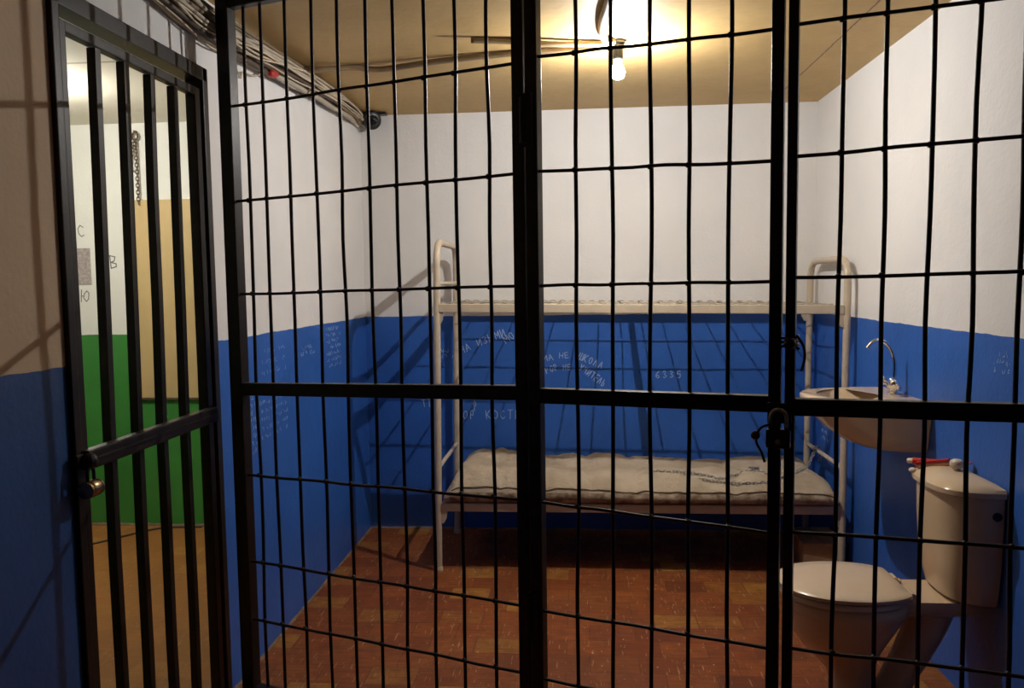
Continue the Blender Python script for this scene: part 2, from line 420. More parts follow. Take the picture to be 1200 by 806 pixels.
def scribble(bm, frame, s0, s1, rows, h, w=.003):
    o, ex, ez, n = frame
    s0, s1 = Vector(s0), Vector(s1)
    for r in range(rows):
        y = s1.y + (s0.y - s1.y) * (r + .2) / rows; x = s0.x
        while x < s1.x:
            wd = R.uniform(.5, 1.1) * h
            if R.random() < .72:
                P = [(x + R.uniform(0, wd * .8), y + R.uniform(0, h)) for _ in range(R.choice((2, 3, 4)))]
                stroke(bm, [o + ex * a + ez * b for a, b in P], w, n)
            x += wd

FB = (Vector((0, YB, 0)), Vector((1, 0, 0)), Vector((0, 0, 1)), Vector((0, -1, 0)))
FL = (Vector((XL, 0, 0)), Vector((0, 1, 0)), Vector((0, 0, 1)), Vector((1, 0, 0)))
FR = (Vector((XR, 0, 0)), Vector((0, -1, 0)), Vector((0, 0, 1)), Vector((-1, 0, 0)))
bx = lambda x: -.689 + (x - 541) * .00499
bz = lambda y: 1.071 - (y - 410) * .0050
def bword(text, x0, y0, x1, y1, hpx, **kw):
    word(bm, text, FB, (bx(x0), bz(y0)), (bx(x1), bz(y1)), hpx * .005, **kw)
bm = B()
bword('НА', 541, 414, 554, 409, 8); bword('ИЗЬМИ', 561, 406, 596, 393, 9); bword('МО', 594, 403, 607, 394, 9)
bword('МА', 636, 424, 651, 422, 7); bword('НЕ', 656, 420, 669, 420, 6); bword('ШКОЛА', 677, 421, 706, 434, 8)
bword('УРОР', 636, 440, 656, 433, 7); bword('НЕ', 660, 434, 671, 434, 6); bword('УЧИТЕЛЬ', 678, 434, 708, 455, 8)
bword('6335', 767, 444, 799, 444, 8); bword('ОР', 542, 492, 558, 492, 10); bword('КОСТЬ', 569, 492, 612, 491, 10); bword('Ф', 553, 481, 560, 481, 12)
bword('ТТ', 493, 478, 506, 476, 9); 
scribble(bm, FB, (bx(516), bz(425)), (bx(530), bz(412)), 2, .03, .0025)
o = obj('scratched_writing', bm, M_scratch, W_back); 
bm = B()
scribble(bm, FL, (2.945, .79), (3.04, 1.06), 9, .022); scribble(bm, FL, (3.06, .82), (3.36, 1.03), 6, .02, .002)
scribble(bm, FL, (3.93, 1.02), (4.16, 1.235), 7, .022); scribble(bm, FL, (3.10, 1.07), (3.35, 1.20), 3, .02, .002); scribble(bm, FL, (3.55, 1.12), (3.75, 1.17), 2, .02, .002)
obj('scratched_writing', bm, M_scratch, bpy.data.objects['wall_left'])
bm = B()
scribble(bm, FR, (-2.70, 1.13), (-2.60, 1.21), 3, .02, .002); scribble(bm, FR, (-4.52, .55), (-4.42, .70), 4, .025, .004)
obj('scratched_writing', bm, M_scratch, W_right)
# letters of a compass on the neighbouring room's wall
bm = B()
word(bm, 'С', FB, (-3.01, 1.775), (-2.95, 1.775), .065, .005); word(bm, 'В', FB, (-2.815, 1.58), (-2.75, 1.58), .075, .006); word(bm, 'Ю', FB, (-3.02, 1.385), (-2.955, 1.385), .065, .005)
obj('painted_letters', bm, M_pencil, W_nb)
bm = B(); box(bm, (-3.09, YB - .0035, 1.485), (-2.945, YB + .002, 1.705), None, .0005)
tag(obj('painted_square', bm, M_patch), 'grey-pink square between the letters С and Ю on the far white wall', 'wall sign')

# ------------------------------------------------------------------ barred wall (a plane turned 19 degrees across the room)
GA = math.radians(19.0)
GD = Vector((math.cos(GA), -math.sin(GA), 0)); GN = Vector((math.sin(GA), math.cos(GA), 0))
G0 = Vector((-1.165, 2.6638, 0))
def gp(u, z, d=0.0): return G0 + GD * u + GN * d + Vector((0, 0, z))
GM = Matrix(((GD.x, GN.x, 0, G0.x), (GD.y, GN.y, 0, G0.y), (0, 0, 1, 0), (0, 0, 0, 1)))
def gbox(bm, u0, u1, d0, d1, z0, z1, bev=.003): return box(bm, (u0, d0, z0), (u1, d1, z1), GM, bev)

def post(u0, u1, par, z0=.0, z1=ZC - .012, dep=.04):
    bm = B(); gbox(bm, u0, u1, -dep / 2, dep / 2, z0, z1); return obj('post', bm, M_iron, par)
def cross(ua, za, ub, zb, par, name='cross_rail', t=.043, dep=.034):
    bm = B(); a, b = gp(ua, za), gp(ub, zb); d = (b - a); L = d.length; d.normalize(); s = GN; n = s.cross(d) * -1
    m = Matrix(((d.x, s.x, n.x, a.x), (d.y, s.y, n.y, a.y), (d.z, s.z, n.z, a.z), (0, 0, 0, 1)))
    box(bm, (0, -dep / 2, -t / 2), (L, dep / 2, t / 2), m, .003); return obj(name, bm, M_iron, par)
def vbar(u, par, z0, z1, u2=None):
    bm = B(); pts = []
    n = 9
    for i in range(n + 1):
        z = z0 + (z1 - z0) * i / n; e = R.uniform(-.0035, .0035) if 0 < i < n else 0
        pts.append(gp(u + e + ((u2 or u) - u) * i / n, z, .006 + (R.uniform(-.002, .002) if 0 < i < n else 0)))
    tube(bm, spline(pts, 3), .0057, 10); return obj('vertical_bar', bm, M_iron, par, True, 40)
def hbar(ua, za, ub, zb, par, crossings=(), r=.0048, sag=0.0):
    bm = B(); pts = []
    n = 7
    for i in range(n + 1):
        t = i / n; e = R.uniform(-.0025, .0025) if 0 < i < n else 0
        pts.append(gp(ua + (ub - ua) * t, za + (zb - za) * t + e - sag * 4 * t * (1 - t), -.0045))
    tube(bm, spline(pts, 3), r, 10)
    for u in crossings:                                  # weld beads
        t = (u - ua) / (ub - ua)
        if 0 < t < 1:
            c = gp(u, za + (zb - za) * t - sag * 4 * t * (1 - t), 0)
            bmesh.ops.create_icosphere(bm, subdivisions=2, radius=.0084, matrix=Matrix.Translation(c))
    return obj('horizontal_bar', bm, M_iron, par, True, 40)

# fixed grille at the left
UL = (.0725, .148, .245, .349, .449, .548, .647, .749, .850, .957)
g1 = thing('barred_grille', 'black iron grille fixed between the left wall and the hinge side of the gate', 'grille', gp(.55, 0), 'iron grille panels across the cell front')
post(-.021, .030, g1); post(1.043, 1.0785, g1)
cross(.030, 1.112, 1.043, 1.142, g1)
cross(-.0, 2.395, 1.06, 2.395, g1, 'top_rail', .045); cross(.03, .045, 1.043, .045, g1, 'bottom_rail', .04)
for u in UL: vbar(u, g1, .06, 2.38, u + R.uniform(-.004, .004))
for za, zb in ((2.058, 2.075), (1.745, 1.769), (1.435, 1.450), (.815, .826), (.510, .507), (.304, .302)):
    hbar(.028, za, 1.045, zb, g1, UL)
bm = B(); gbox(bm, -.055, .07, -.045, .045, 0, .012, .003); obj('base_plate', bm, M_iron, g1)
# gate
UG = (1.2215, 1.326, 1.4335, 1.5345, 1.640)
g2 = thing('cell_gate', 'black barred cell gate in the middle, padlocked at its right edge', 'gate', gp(1.43, 0))
post(1.0835, 1.1195, g2, .02); post(1.742, 1.772, g2, .02)
cross(1.1195, 1.137, 1.742, 1.143, g2)
cross(1.1195, 2.36, 1.742, 2.36, g2, 'top_rail', .04); cross(1.1195, .06, 1.742, .06, g2, 'bottom_rail', .04)
for u in UG: vbar(u, g2, .07, 2.345, u + R.uniform(-.004, .004))
for za, zb in ((2.085, 2.074), (1.771, 1.754), (1.450, 1.454), (.826, .806), (.502, .499), (.296, .288)):
    hbar(1.117, za, 1.745, zb, g2, UG)
for z0, z1 in ((1.838, 1.985), (.430, .560)):            # strap hinges bridging the two posts
    bm = B(); gbox(bm, 1.060, 1.108, -.030, -.020, z0, z1, .002)
    tube(bm, [gp(1.081, z0 + .012, -.028), gp(1.081, z1 - .012, -.028)], .011, 12); obj('hinge', bm, M_iron, g2)
bm = B(); gbox(bm, 1.742, 1.80, -.033, -.020, 1.098, 1.150, .002); obj('lock_hasp', bm, M_iron, g2)
# fixed grille at the right
UR = (1.902, 1.998, 2.096, 2.190, 2.286, 2.380, 2.478)
UE = 2.618
g3 = thing('barred_grille', 'black iron grille fixed between the gate and the right wall in front of the toilet', 'grille', gp(2.1, 0), 'iron grille panels across the cell front')
post(1.7815, 1.8055, g3); post(UE - .035, UE, g3)
cross(1.8055, 1.138, UE - .035, 1.154, g3)
cross(1.79, 2.395, UE - .02, 2.395, g3, 'top_rail', .045); cross(1.8055, .045, UE - .035, .045, g3, 'bottom_rail', .04)
for u in UR: vbar(u, g3, .06, 2.38, u + R.uniform(-.004, .004))
for za, zb in ((2.078, 2.076), (1.761, 1.776), (1.463, 1.471), (.814, .846), (.509, .540), (.29, .31)):
    hbar(1.803, za, UE - .033, zb, g3, UR)

# padlock on the gate
def padlock(name, label, c, right, out, s=1.0, mat=M_lock, tilt=0.0, smat=M_steel):
    c = Vector(c); right = Vector(right).normalized(); out = Vector(out).normalized(); up = Vector((0, 0, 1))
    t = thing(name, label, 'padlock', c)
    rm = Matrix.Rotation(tilt, 3, out); right = rm @ right; up = rm @ up
    m = Matrix(((right.x, out.x, up.x, c.x), (right.y, out.y, up.y, c.y), (right.z, out.z, up.z, c.z), (0, 0, 0, 1)))
    bm = B(); box(bm, (-.026 * s, -.011 * s, -.058 * s), (.026 * s, .011 * s, -.016 * s), m, .006 * s); obj('body', bm, mat, t, True, 40)
    bm = B(); pts = [(-.017, -.02), (-.017, .008)] + [(-.017 * math.cos(a * math.pi / 8), .008 + .019 * math.sin(a * math.pi / 8)) for a in range(1, 8)] + [(.017, .008), (.017, -.02)]
    tube(bm, [m @ Vector((x * s, 0, z * s)) for x, z in pts], .0044 * s, 10); obj('shackle', bm, smat, t, True)
    bm = B(); lathe(bm, [(.0055 * s, 0), (.0055 * s, .0025 * s), (.003 * s, .003 * s)], m @ Vector((0, -.0112 * s, -.042 * s)), seg=14, rot=Matrix.Rotation(math.pi / 2, 3, right)); obj('keyhole_plate', bm, smat, t)
    return t
pl = padlock('padlock', 'dark padlock with steel shackle joining the gate to the right grille post', gp(1.770, 1.104, -.043), GD, GN, 1.15)
bm = B(); tube(bm, spline([gp(1.755, 1.098, -.05), gp(1.735, 1.092, -.055), gp(1.722, 1.078, -.052), gp(1.718, 1.050, -.048), gp(1.73, 1.025, -.046), gp(1.738, 1.0, -.044)], 6), .0034, 8)
bmesh.ops.create_uvsphere(bm, u_segments=12, v_segments=8, radius=.012, matrix=Matrix.Translation(gp(1.716, 1.068, -.051)))
obj('cord_tag', bm, M_lock, pl, True)
# tie wire twisted round the post
bm = B(); pts = []
for i in range(40):
    a = i / 39 * math.pi * 6; pts.append(gp(1.7935 + .0185 * math.cos(a), 1.285 + i * .0008, .027 * math.sin(a)))
pts += spline([pts[-1], gp(1.812, 1.318, -.032), gp(1.826, 1.295, -.034), gp(1.829, 1.265, -.03), gp(1.822, 1.232, -.03)], 5)[1:]
tube(bm, pts, .0036, 8)
bmesh.ops.create_uvsphere(bm, u_segments=12, v_segments=8, radius=.016, matrix=Matrix.Translation(gp(1.7935, 1.30, -.030)))
tag(obj('tie_wire', bm, M_lock, None, True), 'dark wire knotted round the grille post above the padlock, loose end hanging', 'wire')

# ------------------------------------------------------------------ the barred door in the left wall
bm = B()
XD0, XD1 = XL - .050, XL + .014
box(bm, (XD0, DY0 - .006, 0), (XD1, DY0 + .022, DZ + .032), None, .003); box(bm, (XD0, DY1 - .030, 0), (XD1, DY1 + .006, DZ + .032), None, .003)
box(bm, (XD0, DY0 + .0, DZ - .014), (XD1, DY1 - .0, DZ + .032), None, .003)
door_frame = obj('door_1', bm, M_iron); door_frame['kind'] = 'structure'
d = thing('barred_door', 'black barred iron door standing in the left wall opening', 'door', (XL, 2.27, 0))
LX0, LX1 = XL - .018, XL + .010
LY0, LY1, LZ0, LZ1 = 1.909, 2.640, .02, 2.116
for a, b_ in ((LY0, LY0 + .025), (LY1 - .036, LY1)):
    bm = B(); box(bm, (LX0, a, LZ0), (LX1, b_, LZ1), None, .003); obj('stile', bm, M_iron, d)
bm = B(); box(bm, (LX0, LY0 + .022, LZ1 - .027), (LX1, LY1 - .034, LZ1), None, .003); obj('top_rail', bm, M_iron, d)
bm = B(); box(bm, (LX0, LY0 + .022, LZ0), (LX1, LY1 - .034, LZ0 + .036), None, .003); obj('bottom_rail', bm, M_iron, d)
for y in (2.052, 2.188, 2.326, 2.468):
    bm = B(); pts = [(XL - .004 + R.uniform(-.001, .001), y + .017 * max(0, i / 6 - .55) / .45 + R.uniform(-.002, .002), LZ0 + .03 + (LZ1 - LZ0 - .06) * i / 6) for i in range(7)]
    tube(bm, pts, .0142, 4, sec=[(-.85, -.85), (.85, -.85), (.85, .85), (-.85, .85)]); obj('vertical_bar', bm, M_iron, d)
bm = B(); box(bm, (XL + .006, LY0 - .012, 1.006), (XL + .036, LY1 - .012, 1.056), None, .005)
box(bm, (XL + .0355, LY0 + .02, 1.027), (XL + .040, LY1 - .03, 1.035), None, .001); obj('cross_rail', bm, M_iron, d)
bm = B(); box(bm, (XL + .012, DY0 - .018, 1.012), (XL + .024, DY0 + .075, 1.05), None, .003)
bmesh.ops.create_uvsphere(bm, u_segments=14, v_segments=10, radius=.021, matrix=Matrix.Translation((XL + .034, LY0 - .01, 1.03)))
obj('lock_hasp', bm, M_iron, d)
# small cylindrical padlock hanging from the hasp of the door
pd = thing('padlock', 'small round worn brass padlock hanging under the barred door cross rail', 'padlock', (XL + .04, 1.892, .98))
c = Vector((XL + .040, 1.892, .962))
bm = B(); lathe(bm, [(.017, -.026), (.021, -.024), (.022, -.018), (.0205, -.016), (.022, -.012), (.022, .014), (.0205, .016), (.022, .02), (.021, .025), (.016, .027)], c, seg=24, rot=Matrix.Rotation(math.pi / 2, 3, 'X'))
obj('body', bm, M_brass, pd, True, 40)
bm = B(); pts = [(-.013, .012), (-.013, .038)] + [(-.013 * math.cos(a * math.pi / 6), .038 + .017 * math.sin(a * math.pi / 6)) for a in range(1, 6)] + [(.013, .038), (.013, .012)]
tube(bm, [c + Vector((0, x, z)) for x, z in pts], .0042, 10); obj('shackle', bm, M_lock, pd, True)

# ------------------------------------------------------------------ bunk bed
bed = thing('bunk_bed', 'cream tubular steel bunk bed standing along the back wall', 'bunk bed', (.28, 4.28, 0))
YF_, YR_ = 3.972, 4.600
TR = .0175
def end_frame(x_, lean, ztop, low_cross, up_cross, tops):
    e0 = Vector((x_, YF_, 0)); e1 = Vector((x_ + lean, YF_, ztop)); f1 = Vector((x_ + lean, YR_, ztop)); f0 = Vector((x_, YR_, 0))
    bm = B(); tube(bm, rounded([e0, e1, f1, f0], .115, 8), TR, 14)
    fr = obj('end_frame', bm, M_bedpaint, bed, True, 50)
    for z in (low_cross, up_cross):
        xx = x_ + lean * z / ztop
        bm = B(); tube(bm, [(xx, YF_, z), (xx, YR_, z)], .011, 12); obj('crossbar', bm, M_bedpaint, fr, True, 50)
    for y in (YF_, YR_):
        bm = B(); lathe(bm, [(.020, 0), (.021, .003), (.021, .022), (.018, .026)], (x_, y, 0), seg=16); obj('foot_cap', bm, M_bedpaint, fr, True, 50)
    return fr
end_frame(-.722, .022, 1.668, .532, 1.462, 0)
end_frame(1.266, .010, 1.553, .540, 1.302, 0)
def bar(name, a, b, h, w, par, mat=M_bedpaint, bev=.004):
    a, b = Vector(a), Vector(b); dd = (b - a); L = dd.length; dd.normalize(); s = dd.cross(Vector((0, 0, 1))).normalized(); n = s.cross(dd)
    m = Matrix(((dd.x, s.x, n.x, a.x), (dd.y, s.y, n.y, a.y), (dd.z, s.z, n.z, a.z), (0, 0, 0, 1)))
    bm = B(); box(bm, (0, -w / 2, -h / 2), (L, w / 2, h / 2), m, bev); return obj(name, bm, mat, par)
def bunk(zl, zr, n_x, ys):
    xa, xb = -.703, 1.258
    zz = lambda x: zl + (zr - zl) * (x - xa) / (xb - xa)
    bar('side_rail', (xa, YF_, zl), (xb, YF_, zr), .043, .028, bed); bar('side_rail', (xa, YR_, zl), (xb, YR_, zr), .043, .028, bed)
    bar('end_rail', (xa + .012, YF_ + .012, zl), (xa + .012, YR_ - .012, zl), .04, .024, bed); bar('end_rail', (xb - .012, YF_ + .012, zr), (xb - .012, YR_ - .012, zr), .04, .024, bed)
    xm = .287; bar('centre_brace', (xm, YF_ + .012, zz(xm) - .018), (xm, YR_ - .012, zz(xm) - .018), .02, .030, bed)
    for x, sgn, z in ((xa, 1, zl), (xb, -1, zr)):
        for y in (YF_, YR_):
            bm = B()
            prof = [(0, -.02), (.034 * sgn, -.02), (.030 * sgn, -.060), (.018 * sgn, -.082), (0, -.088)]
            loft(bm, [[Vector((x - .004 * sgn + px, y + yy, z + pz)) for px, pz in prof] for yy in (-.009, .009)]); obj('hook_bracket', bm, M_bedpaint, bed)
    bm = B()
    xs = [xa + .05 + i * (xb - xa - .1) / (n_x - 1) for i in range(n_x)]
    for y in ys:
        tube(bm, [(x, y, zz(x) + .019 - .006 * math.sin(math.pi * (x - xa) / (xb - xa)) + R.uniform(-.002, .002)) for x in [xa + .02] + xs + [xb - .02]], .0032, 6)
    for x in xs:
        z = zz(x) + .021
        tube(bm, spline([(x, YF_ + .002, z + .004), (x + R.uniform(-.008, .008), 4.15, z - .004), (x + R.uniform(-.008, .008), 4.42, z - .004), (x, YR_ - .002, z + .004)], 3), .0032, 6)
    obj('wire_mesh', bm, M_wire, bed, True)
    for y, sg in ((YF_, 1), (YR_, -1)):                   # coiled edge wire along each rail top
        bm = B(); pts = []
        for i in range(241):
            x = xs[0] + (xs[-1] - xs[0]) * i / 240; a = i * 2 * math.pi * (n_x - 1) * 2 / 240
            pts.append((x, y + sg * (.004 + .004 * math.cos(a)), zz(x) + .0225 + .0035 * math.sin(a) + .002 * noise.noise(Vector((x * 25, y, 0)))))
        tube(bm, pts, .0026, 6); obj('edge_spring', bm, M_wire, bed, True)
bunk(1.3395, 1.311, 18, (4.08, 4.20, 4.32, 4.445, 4.555))
bunk(.335, .336, 18, (4.08, 4.20, 4.32, 4.445, 4.555))

# ------------------------------------------------------------------ mattress
MX0, MX1, MY0, MY1 = -.655, 1.235, 3.952, 4.588
MZ0 = .3625
def mat_top(x, y):
    u = (x - MX0) / (MX1 - MX0); w = (y - MY0) / (MY1 - MY0)
    base = .128 + .014 * math.sin(u * 5.0 + 1) + .022 * noise.noise(Vector((x * 4.2, y * 5.0, 1.7))) + .014 * noise.noise(Vector((x * 11, y * 9, 4.2))) + .006 * noise.noise(Vector((x * 26, y * 22, 2.2)))
    base += .020 * max(0, 1 - u * 4) 
    tu = 0
    for k in range(1, 8):                                 # tufting creases across and a long one
        tu += math.exp(-((u - k / 8 - .012 * math.sin(w * 9 + k)) / .010) ** 2) * .011
    tu += math.exp(-((w - .52 - .05 * math.sin(u * 13)) / .045) ** 2) * .016
    e = min(1, min(w, 1 - w) / .20); f = min(1, min(u, 1 - u) / .055)
    edge = (1 - (1 - e) ** 2.4) * .45 + .55
    edge2 = math.sqrt(max(0, 1 - (1 - f) ** 2)) * .55 + .45
    return MZ0 + max(.05, (base - tu)) * edge * edge2
bm = B(); NXm, NYm = 150, 34
grid = []
for i in range(NXm + 1):
    row = []
    for j in range(NYm + 1):
        x = MX0 + (MX1 - MX0) * i / NXm; y = MY0 + (MY1 - MY0) * j / NYm
        row.append(bm.verts.new((x, y, mat_top(x, y))))
    grid.append(row)
for i in range(NXm):
    for j in range(NYm): bm.faces.new((grid[i][j], grid[i + 1][j], grid[i + 1][j + 1], grid[i][j + 1]))
loop = [grid[i][0] for i in range(NXm + 1)] + [grid[NXm][j] for j in range(1, NYm + 1)] + [grid[i][NYm] for i in range(NXm - 1, -1, -1)] + [grid[0][j] for j in range(NYm - 1, 0, -1)]
cen = Vector(((MX0 + MX1) / 2, (MY0 + MY1) / 2, 0))
prev = loop
for t, out in ((.25, .012), (.55, .017), (.85, .008), (1.0, -.012)):
    cur = []
    for v in loop:
        o_ = Vector((0, 0, 0))
        if abs(v.co.x - MX0) < 1e-4: o_.x = -1
        if abs(v.co.x - MX1) < 1e-4: o_.x = 1
        if abs(v.co.y - MY0) < 1e-4: o_.y = -1
        if abs(v.co.y - MY1) < 1e-4: o_.y = 1
        o_ = o_.normalized() * (out + .006 * noise.noise(Vector((v.co.x * 14, v.co.y * 14, t * 3))))
        if abs(v.co.x - MX0) < 1e-4: o_.x -= .03 * t
        p_ = v.co + o_; p_.z = v.co.z + (MZ0 - v.co.z) * t
        cur.append(bm.verts.new(p_))
    n = len(loop)
    for k in range(n): bm.faces.new((prev[k], prev[(k + 1) % n], cur[(k + 1) % n], cur[k]))
    prev = cur
bm.faces.new(prev)
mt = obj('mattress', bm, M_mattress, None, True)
tag(mt, 'thin lumpy stained cream mattress lying on the lower bunk', 'mattress')
bm = B()
tube(bm, [(x, MY0 - .006 + .004 * noise.noise(Vector((x * 9, 0, 0))), mat_top(x, MY0) - .002 + .004 * noise.noise(Vector((x * 7, 3, 0)))) for x in [MX0 + .01 + (MX1 - MX0 - .02) * i / 120 for i in range(121)]], .0028, 8)
obj('piping', bm, simple('brown_piping', (.24, .17, .10), .9), mt, True)

# ------------------------------------------------------------------ chains
def chain_mesh(bm, pts, L=.026, W=.016, r=.0026):
    pts = spline(pts, 30); acc = 0.0; place = [0]; cum = [0]
    for a, b in zip(pts, pts[1:]): cum.append(cum[-1] + (b - a).length)
    step = L * .72; s = 0; i = 0; k = 0
    while s < cum[-1]:
        while i < len(cum) - 2 and cum[i + 1] < s: i += 1
        p = pts[i].lerp(pts[i + 1], (s - cum[i]) / max(1e-9, cum[i + 1] - cum[i])); t = (pts[i + 1] - pts[i]).normalized()
        up = Vector((0, 0, 1)) if abs(t.z) < .9 else Vector((1, 0, 0))
        a = t.cross(up).normalized(); b = a.cross(t)
        ang = (math.pi / 2) * (k % 2) + .5 + R.uniform(-.25, .25); sd = a * math.cos(ang) + b * math.sin(ang)
        h = L / 2 - W / 2
        ring = [p + t * (h + W / 2 * math.cos(q)) + sd * (W / 2 * math.sin(q)) for q in [-math.pi / 2 + math.pi * m / 5 for m in range(6)]]
        ring += [p - t * (h + W / 2 * math.cos(q)) - sd * (W / 2 * math.sin(q)) for q in [-math.pi / 2 + math.pi * m / 5 for m in range(6)]]
        tube(bm, ring, r, 6, closed=True)
        s += step; k += 1
def on_mat(x, y): return (x, y, mat_top(x, y) + .006)
bm = B()
strand = [(.38, 4.10), (.50, 4.06), (.62, 4.05), (.70, 4.02), (.78, 4.07), (.87, 4.12), (.93, 4.06), (1.00, 4.06), (1.07, 4.10), (1.13, 4.18), (1.18, 4.28)]
chain_mesh(bm, [on_mat(*q) for q in strand] + [(1.235, 4.37, .515), (1.266, 4.40, .560), (1.285, 4.41, .545), (1.288, 4.415, .47)], .024, .014, .0023)
tag(obj('chain', bm, M_chain, None, True), 'thin steel chain trailing over the mattress up to the bed end crossbar', 'chain')
bm = B()
chain_mesh(bm, [on_mat(*q) for q in [(.60, 4.02), (.70, 3.995), (.82, 3.985), (.92, 3.99), (.98, 4.03)]], .024, .014, .0023)
tag(obj('chain', bm, M_chain, None, True), 'short loose chain piece lying on the front edge of the mattress', 'chain')
c = Vector(on_mat(.885, 4.135)); t_ = thing('padlock', 'small steel padlock lying on the mattress at the chain', 'padlock', c)
m = Matrix.Translation(c + Vector((0, 0, .006))) @ Matrix.Rotation(.5, 4, 'Z')
bm = B(); box(bm, (-.018, -.014, -.007), (.018, .014, .009), m, .004); obj('body', bm, M_steel, t_, True, 40)
bm = B(); tube(bm, [m @ Vector(p) for p in ((-.012, .012, 0), (-.012, .026, 0), (-.007, .036, 0), (.007, .036, 0), (.012, .026, 0), (.012, .012, 0))], .003, 8); obj('shackle', bm, M_chrome, t_, True)

# ------------------------------------------------------------------ box under the bed
t_ = thing('cardboard_box', 'low brown box on the floor under the right end of the bunk bed', 'box', (1.20, 4.16, 0))
bm = B(); box(bm, (1.100, 4.02, 0), (1.300, 4.30, .145), None, .004); obj('carton', bm, M_box, t_)
bm = B(); box(bm, (1.096, 4.016, .138), (1.198, 4.304, .150), None, .002); obj('flap', bm, M_box, t_)
bm = B(); box(bm, (1.202, 4.016, .138), (1.304, 4.304, .150), None, .002); obj('flap', bm, M_box, t_)

# ------------------------------------------------------------------ toilet
TY = 2.775
toilet = thing('toilet', 'cream ceramic toilet with closed lid and cistern by the right wall', 'toilet', (.95, TY, 0))
def egg(cx, a_front, a_back, b, z, n=40, sq=2.15, cut=9.0):
    out = []
    for k in range(n):
        t = 2 * math.pi * k / n; ct, st = math.cos(t), math.sin(t)
        a = a_back if ct > 0 else a_front
        out.append(Vector((min(cx + cut, cx + a * math.copysign(abs(ct) ** (2 / sq), ct)), TY + b * math.copysign(abs(st) ** (2 / sq), st), z)))
    return out
bm = B()
secs = [(.930, .085, .085, .09, 0), (.930, .082, .082, .086, .03), (.928, .075, .072, .078, .07), (.922, .080, .075, .082, .12), (.910, .112, .092, .102, .17),
        (.905, .155, .112, .134, .22), (.908, .192, .135, .160, .27), (.915, .213, .156, .172, .315), (.918, .220, .172, .177, .345), (.918, .228, .176, .183, .352), (.918, .229, .176, .184, .382), (.918, .222, .170, .178, .390)]
loft(bm, [egg(cx, af, ab, b_, z) for cx, af, ab, b_, z in secs])
obj('bowl', bm, M_porcelain, toilet, True, 40)
bm = B()                                                 # shelf under the cistern with the slanted trap below it
def rrect(x0, x1, hw, z, r=.03, n=6):
    out = []
    for cx, cy, a0 in ((x1 - r, TY + hw - r, 0), (x0 + r, TY + hw - r, 1), (x0 + r, TY - hw + r, 2), (x1 - r, TY - hw + r, 3)):
        for i in range(n + 1):
            a = (a0 + i / n) * math.pi / 2; out.append(Vector((cx + r * math.cos(a), cy + r * math.sin(a), z)))
    return out
loft(bm, [rrect(1.03, 1.225, .075, .335), rrect(1.02, 1.285, .105, .36), rrect(1.02, 1.29, .110, .385), rrect(1.03, 1.285, .105, .398)])
obj('cistern_shelf', bm, M_porcelain, toilet, True, 40)
bm = B()
tube(bm, spline([(1.185, TY, .345), (1.165, TY, .28), (1.125, TY, .19), (1.085, TY, .11), (1.055, TY, .05), (1.045, TY, .005)], 6), [.072 - .016 * min(1, i / 16) for i in range(31)], 20)
obj('trap_pipe', bm, M_porcelain, toilet, True, 60)
bm = B()
loft(bm, [egg(.905, .222, .185, .180, .391), egg(.905, .228, .188, .186, .395), egg(.905, .228, .188, .186, .405), egg(.905, .222, .185, .182, .411)])
obj('seat_ring', bm, M_seat, toilet, True, 40)
bm = B()
loft(bm, [egg(.900, .219, .215, .180, .4135, n=72, sq=2.2, cut=.170), egg(.900, .225, .220, .186, .418, n=72, sq=2.2, cut=.174), egg(.900, .225, .220, .186, .428, n=72, sq=2.2, cut=.174), egg(.900, .215, .210, .178, .4345, n=72, sq=2.2, cut=.166), egg(.900, .16, .15, .13, .440, n=72, sq=2.2, cut=.13), egg(.900, .08, .08, .07, .4425, n=72)])
obj('lid', bm, M_seat, toilet, True, 50)
for s in (-1, 1):
    bm = B(); tube(bm, [(1.085, TY + s * .075 - .022, .412), (1.085, TY + s * .075 + .022, .412)], .012, 12); box(bm, (1.07, TY + s * .075 - .014, .396), (1.11, TY + s * .075 + .014, .41), None, .003)
    obj('lid_hinge', bm, M_seat, toilet, True, 40)
TXB = XR - .006
def cist(front, hw, z, sq=2.9, n=30):
    out = []
    for k in range(n + 1):
        t = math.pi / 2 + math.pi * k / n; ct, st = math.cos(t), math.sin(t)
        out.append(Vector((TXB - (TXB - front) * abs(ct) ** (2 / sq), TY + hw * math.copysign(abs(st) ** (2 / sq), st), z)))
    return out
bm = B()
loft(bm, [cist(1.205, .145, .402), cist(1.190, .157, .412), cist(1.178, .166, .46), cist(1.165, .176, .55), cist(1.158, .182, .66), cist(1.156, .184, .765)])
cs = obj('cistern', bm, M_porcelain, toilet, True, 40)
bm = B(); lathe(bm, [(.014, -.003), (.014, .003), (.010, .0035)], (1.298, TY - .1835, .708), seg=20, rot=Matrix.Rotation(math.pi / 2, 3, 'X')); obj('inlet_plug', bm, M_black, cs, True, 40)
LIDC = Vector((1.238, TY, 0))
bm = B()
rings = [cist(1.150, .189, .764), cist(1.142, .195, .768), cist(1.142, .195, .784), cist(1.152, .188, .794)]
for s, z in ((.82, .806), (.6, .815), (.35, .821), (.12, .823)):
    rings.append([LIDC + Vector(((p.x - LIDC.x) * s, (p.y - TY) * s, z)) for p in cist(1.152, .188, 0)])
loft(bm, rings); obj('cistern_lid', bm, M_porcelain, toilet, True, 35)
bm = B(); lathe(bm, [(.013, .812), (.013, .828), (.020, .833), (.0225, .842), (.021, .852), (.012, .858), (.004, .859)], (1.240, 2.742, 0), seg=20); obj('flush_knob', bm, M_offwhite, toilet, True, 50)
def lid_z(x, y):
    s = min(1, max(abs(x - LIDC.x) / .086, abs(y - TY) / .188)); return .824 - .030 * s ** 1.8
